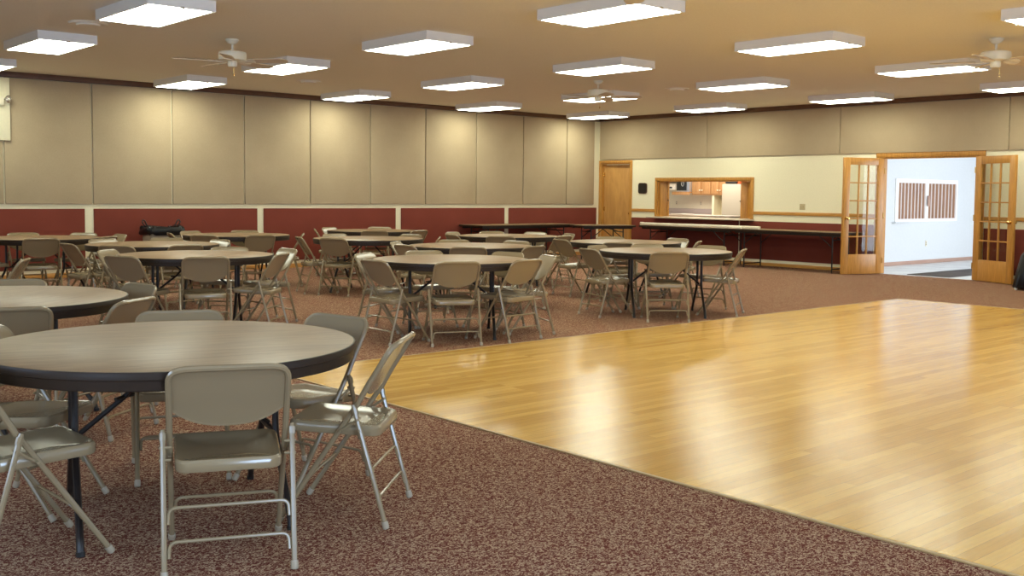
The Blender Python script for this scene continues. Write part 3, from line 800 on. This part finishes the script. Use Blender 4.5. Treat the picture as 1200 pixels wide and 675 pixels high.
# ------------------------------------------------------------------ long folding tables
def long_table(L, cx, cy, rot, lb, Wd=.76):
    t = thing('folding_table', lb, 'table', (cx, cy, 0), math.radians(rot), 'long folding buffet tables')
    bm = bmesh.new(); add_box(bm, -L/2+.004, L/2-.004, -Wd/2+.004, Wd/2-.004, .722, .740, .003); obj('tabletop', bm, M['laminate'], t)
    bm = bmesh.new()
    for a in ((-L/2, L/2, -Wd/2, -Wd/2+.012), (-L/2, L/2, Wd/2-.012, Wd/2), (-L/2, -L/2+.012, -Wd/2+.012, Wd/2-.012), (L/2-.012, L/2, -Wd/2+.012, Wd/2-.012)):
        add_box(bm, *a, .700, .737, .002)
    add_box(bm, -L/2+.02, L/2-.02, -Wd/2+.02, Wd/2-.02, .700, .721); obj('edge_band', bm, M['edge'], t)
    bm = bmesh.new()
    for q in (-1, 1): add_box(bm, -L/2+.05, L/2-.05, q*(Wd/2-.06)-.012, q*(Wd/2-.06)+.012, .665, .70)
    obj('side_rail', bm, M['legblack'], t)
    for s in (-1, 1):
        x = s*(L/2-.24)
        for q in (-1, 1):
            bm = bmesh.new(); add_tube(bm, [(x, q*.27, .70), (x, q*.27, .0)], .0135, 8); obj('leg', bm, M['legblack'], t)
        bm = bmesh.new(); add_tube(bm, fillet([(x, -.27, .02), (x, -.27, .075), (x, .27, .075), (x, .27, .02)], .05), .012, 8); add_tube(bm, [(x, -.27, .60), (x, .27, .60)], .010, 8); obj('crossbar', bm, M['legblack'], t)
        bm = bmesh.new(); add_tube(bm, [(x, 0, .60), (x-s*.12, 0, .64), (x-s*.36, 0, .69)], .009, 8); obj('brace', bm, M['legblack'], t)
        for q in (-1, 1):
            bm = bmesh.new(); add_tube(bm, [(x, q*.27, .46), (x-s*.30, q*.27, .69)], .009, 8); obj('brace', bm, M['legblack'], t)
long_table(2.6, -2.85, -.43, 0, 'long brown folding table along the maroon wall near the room corner')
long_table(1.2, -1.46, -1.53, -24, 'short brown folding table set askew before the corner door')
long_table(2.4, -.45, -3.18, -90, 'long brown folding table under the hatch carrying the white case', .74)
long_table(2.4, -.45, -5.58, -90, 'long brown folding table beside the glass doors on the kitchen wall', .74)
t = thing('roller_case', 'long off-white roller case lying along the buffet table edge', 'case', (-.77, -2.0, .74))
bm = bmesh.new(); L = [(x, z+.032) for x, z in rrect(.035, .030, .018)]
add_loops(bm, [[(x, -.02, z) for x, z in L], [(x, -3.0, z) for x, z in L]]); obj('tube', bm, M['offwhite'], t)
bm = bmesh.new(); L = [(x, z+.0335) for x, z in rrect(.040, .0335, .02)]
add_loops(bm, [[(x, 0, z) for x, z in L], [(x, -.05, z) for x, z in L]]); obj('end_cap', bm, M['offwhite'], t)
bm = bmesh.new(); add_tube(bm, [(-.037, -.025, .035), (-.045, -.025, .035)], .014, 10); obj('cap_screw', bm, M['binm'], t)
bm = bmesh.new(); add_box(bm, -.075, -.03, -2.62, -2.34, .002, .045, .010); obj('mount_bracket', bm, M['offwhite'], t)

# ------------------------------------------------------------------ bin with black bag
t = thing('trash_bin', 'taupe bin lined with a black bag knotted in loops, before the maroon wall', 'bin', (-10.60, -.50, 0))
bm = bmesh.new(); add_loops(bm, [[(x*q, y*q, z) for x, y in rrect(.26, .20, .06)] for z, q in ((0, .80), (.02, .82), (.70, 1.0), (.705, 1.03), (.735, 1.03), (.735, .97), (.70, .96))], capt=False); obj('body', bm, M['binm'], t)
bm = bmesh.new(); rr = random.Random(3); loops = []
for z, q in ((.672, 1.06), (.70, 1.10), (.74, 1.11), (.775, 1.06), (.80, .95), (.785, .80), (.72, .72)):
    loops.append([(x*q*(1+.05*math.sin(5*i+z*40))+rr.uniform(-.006, .006), y*q*(1+.05*math.cos(4*i+z*30)), z+.018*math.sin(i*1.9+q*9)+rr.uniform(-.006, .006)) for i, (x, y) in enumerate(rrect(.275, .215, .08, 5))])
add_loops(bm, loops, capb=False)
b = obj('bag', bm, M['bag'], t, 60)
for s in (-1, 1):
    bm = bmesh.new()
    pts = [(s*.23, 0, .77), (s*.285, .0, .82), (s*.315, .01, .87), (s*.30, .02, .905), (s*.268, .02, .89), (s*.245, .015, .84), (s*.22, 0, .78)]
    pts2 = []
    for a, c in zip(pts, pts[1:]):
        for q in range(3): pts2.append(Vector(a).lerp(Vector(c), q/3))
    add_tube(bm, pts2, .011, 7); obj('bag_loop', bm, M['bag'], b)

# black covered cart at the picture edge
t = thing('covered_cart', 'black cloth-covered cart at the picture edge beside the open glass door', 'cart', (-.98, -10.28, 0), .35)
bm = bmesh.new(); loops = []
for z, hx, hy in ((.03, .30, .36), (.05, .31, .37), (.30, .275, .325), (.52, .24, .28), (.58, .20, .24)):
    loops.append([(x*(1+.04*math.sin(i*2.1)*(1-z)), y*(1+.04*math.cos(i*1.7)*(1-z)), z) for i, (x, y) in enumerate(rrect(hx, hy, .09, 6))])
add_loops(bm, loops); obj('cover', bm, M['bag'], t, 60)
for sx in (-1, 1):
    for sy in (-1, 1):
        bm = bmesh.new(); add_tube(bm, [(sx*.25-.012, sy*.33, .022), (sx*.25+.012, sy*.33, .022)], .022, 12); obj('caster', bm, M['white'], t)

# ------------------------------------------------------------------ light
def area(name, loc, rot, sx, sy, power, col):
    l = bpy.data.lights.new(name, 'AREA'); l.shape = 'RECTANGLE'; l.size = sx; l.size_y = sy; l.energy = power; l.color = col
    o = bpy.data.objects.new(name, l); COL.objects.link(o); o.location = loc; o.rotation_euler = rot
    return o
DAY = (.50, .70, 1.0)
for (a, b), pw in zip(WIN, (430, 110, 60)): area('daylight', ((a+b)/2, YW-T-.25, 1.45), (math.radians(90), 0, 0), b-a+.2, 2.3, pw, DAY)
for a, b in WINF: area('daylight', (XW-T-.25, (a+b)/2, 1.7), (math.radians(90), 0, math.radians(-90)), b-a+.2, 1.7, 130, DAY)
area('foyer_daylight', (3.2, -12.3, 1.35), (math.radians(90), 0, 0), 5.8, 2.4, 320, (.86, .93, 1.0))
area('kitchen_lamp', (2.3, -1.2, 2.57), (0, 0, 0), 1.8, 2.6, 120, (1, .93, .78))
wd = bpy.data.worlds.new('sky'); S.world = wd; wd.use_nodes = True
wd.node_tree.nodes['Background'].inputs['Color'].default_value = (.62, .76, 1, 1)
wd.node_tree.nodes['Background'].inputs['Strength'].default_value = .8

# ------------------------------------------------------------------ camera
yaw, pitch, roll = .8496170328, .0628992794, .0098851636
fw = Vector((math.cos(yaw)*math.cos(pitch), math.sin(yaw)*math.cos(pitch), -math.sin(pitch)))
r = Vector((math.sin(yaw), -math.cos(yaw), 0)); u = r.cross(fw)
r2 = r*math.cos(roll)+u*math.sin(roll); u2 = -r*math.sin(roll)+u*math.cos(roll)
cam = bpy.data.cameras.new('camera'); co = bpy.data.objects.new('camera', cam); COL.objects.link(co)
mw = Matrix.Identity(4)
for i in range(3):
    mw[i][0] = r2[i]; mw[i][1] = u2[i]; mw[i][2] = -fw[i]
mw[0][3], mw[1][3], mw[2][3] = -17.49203, -16.88532, 1.38403
co.matrix_world = mw
cam.sensor_width = 36; cam.lens = 1227.636/1200*36; cam.shift_y = (303.9495-337.5)/1200; cam.clip_start = .05
S.camera = co
vs = S.view_settings
vs.view_transform = 'Standard'; vs.look = 'None'; vs.gamma = 1; vs.use_curve_mapping = False; vs.exposure = 0
S.cycles.max_bounces = 8
S.cycles.sample_clamp_indirect = 8
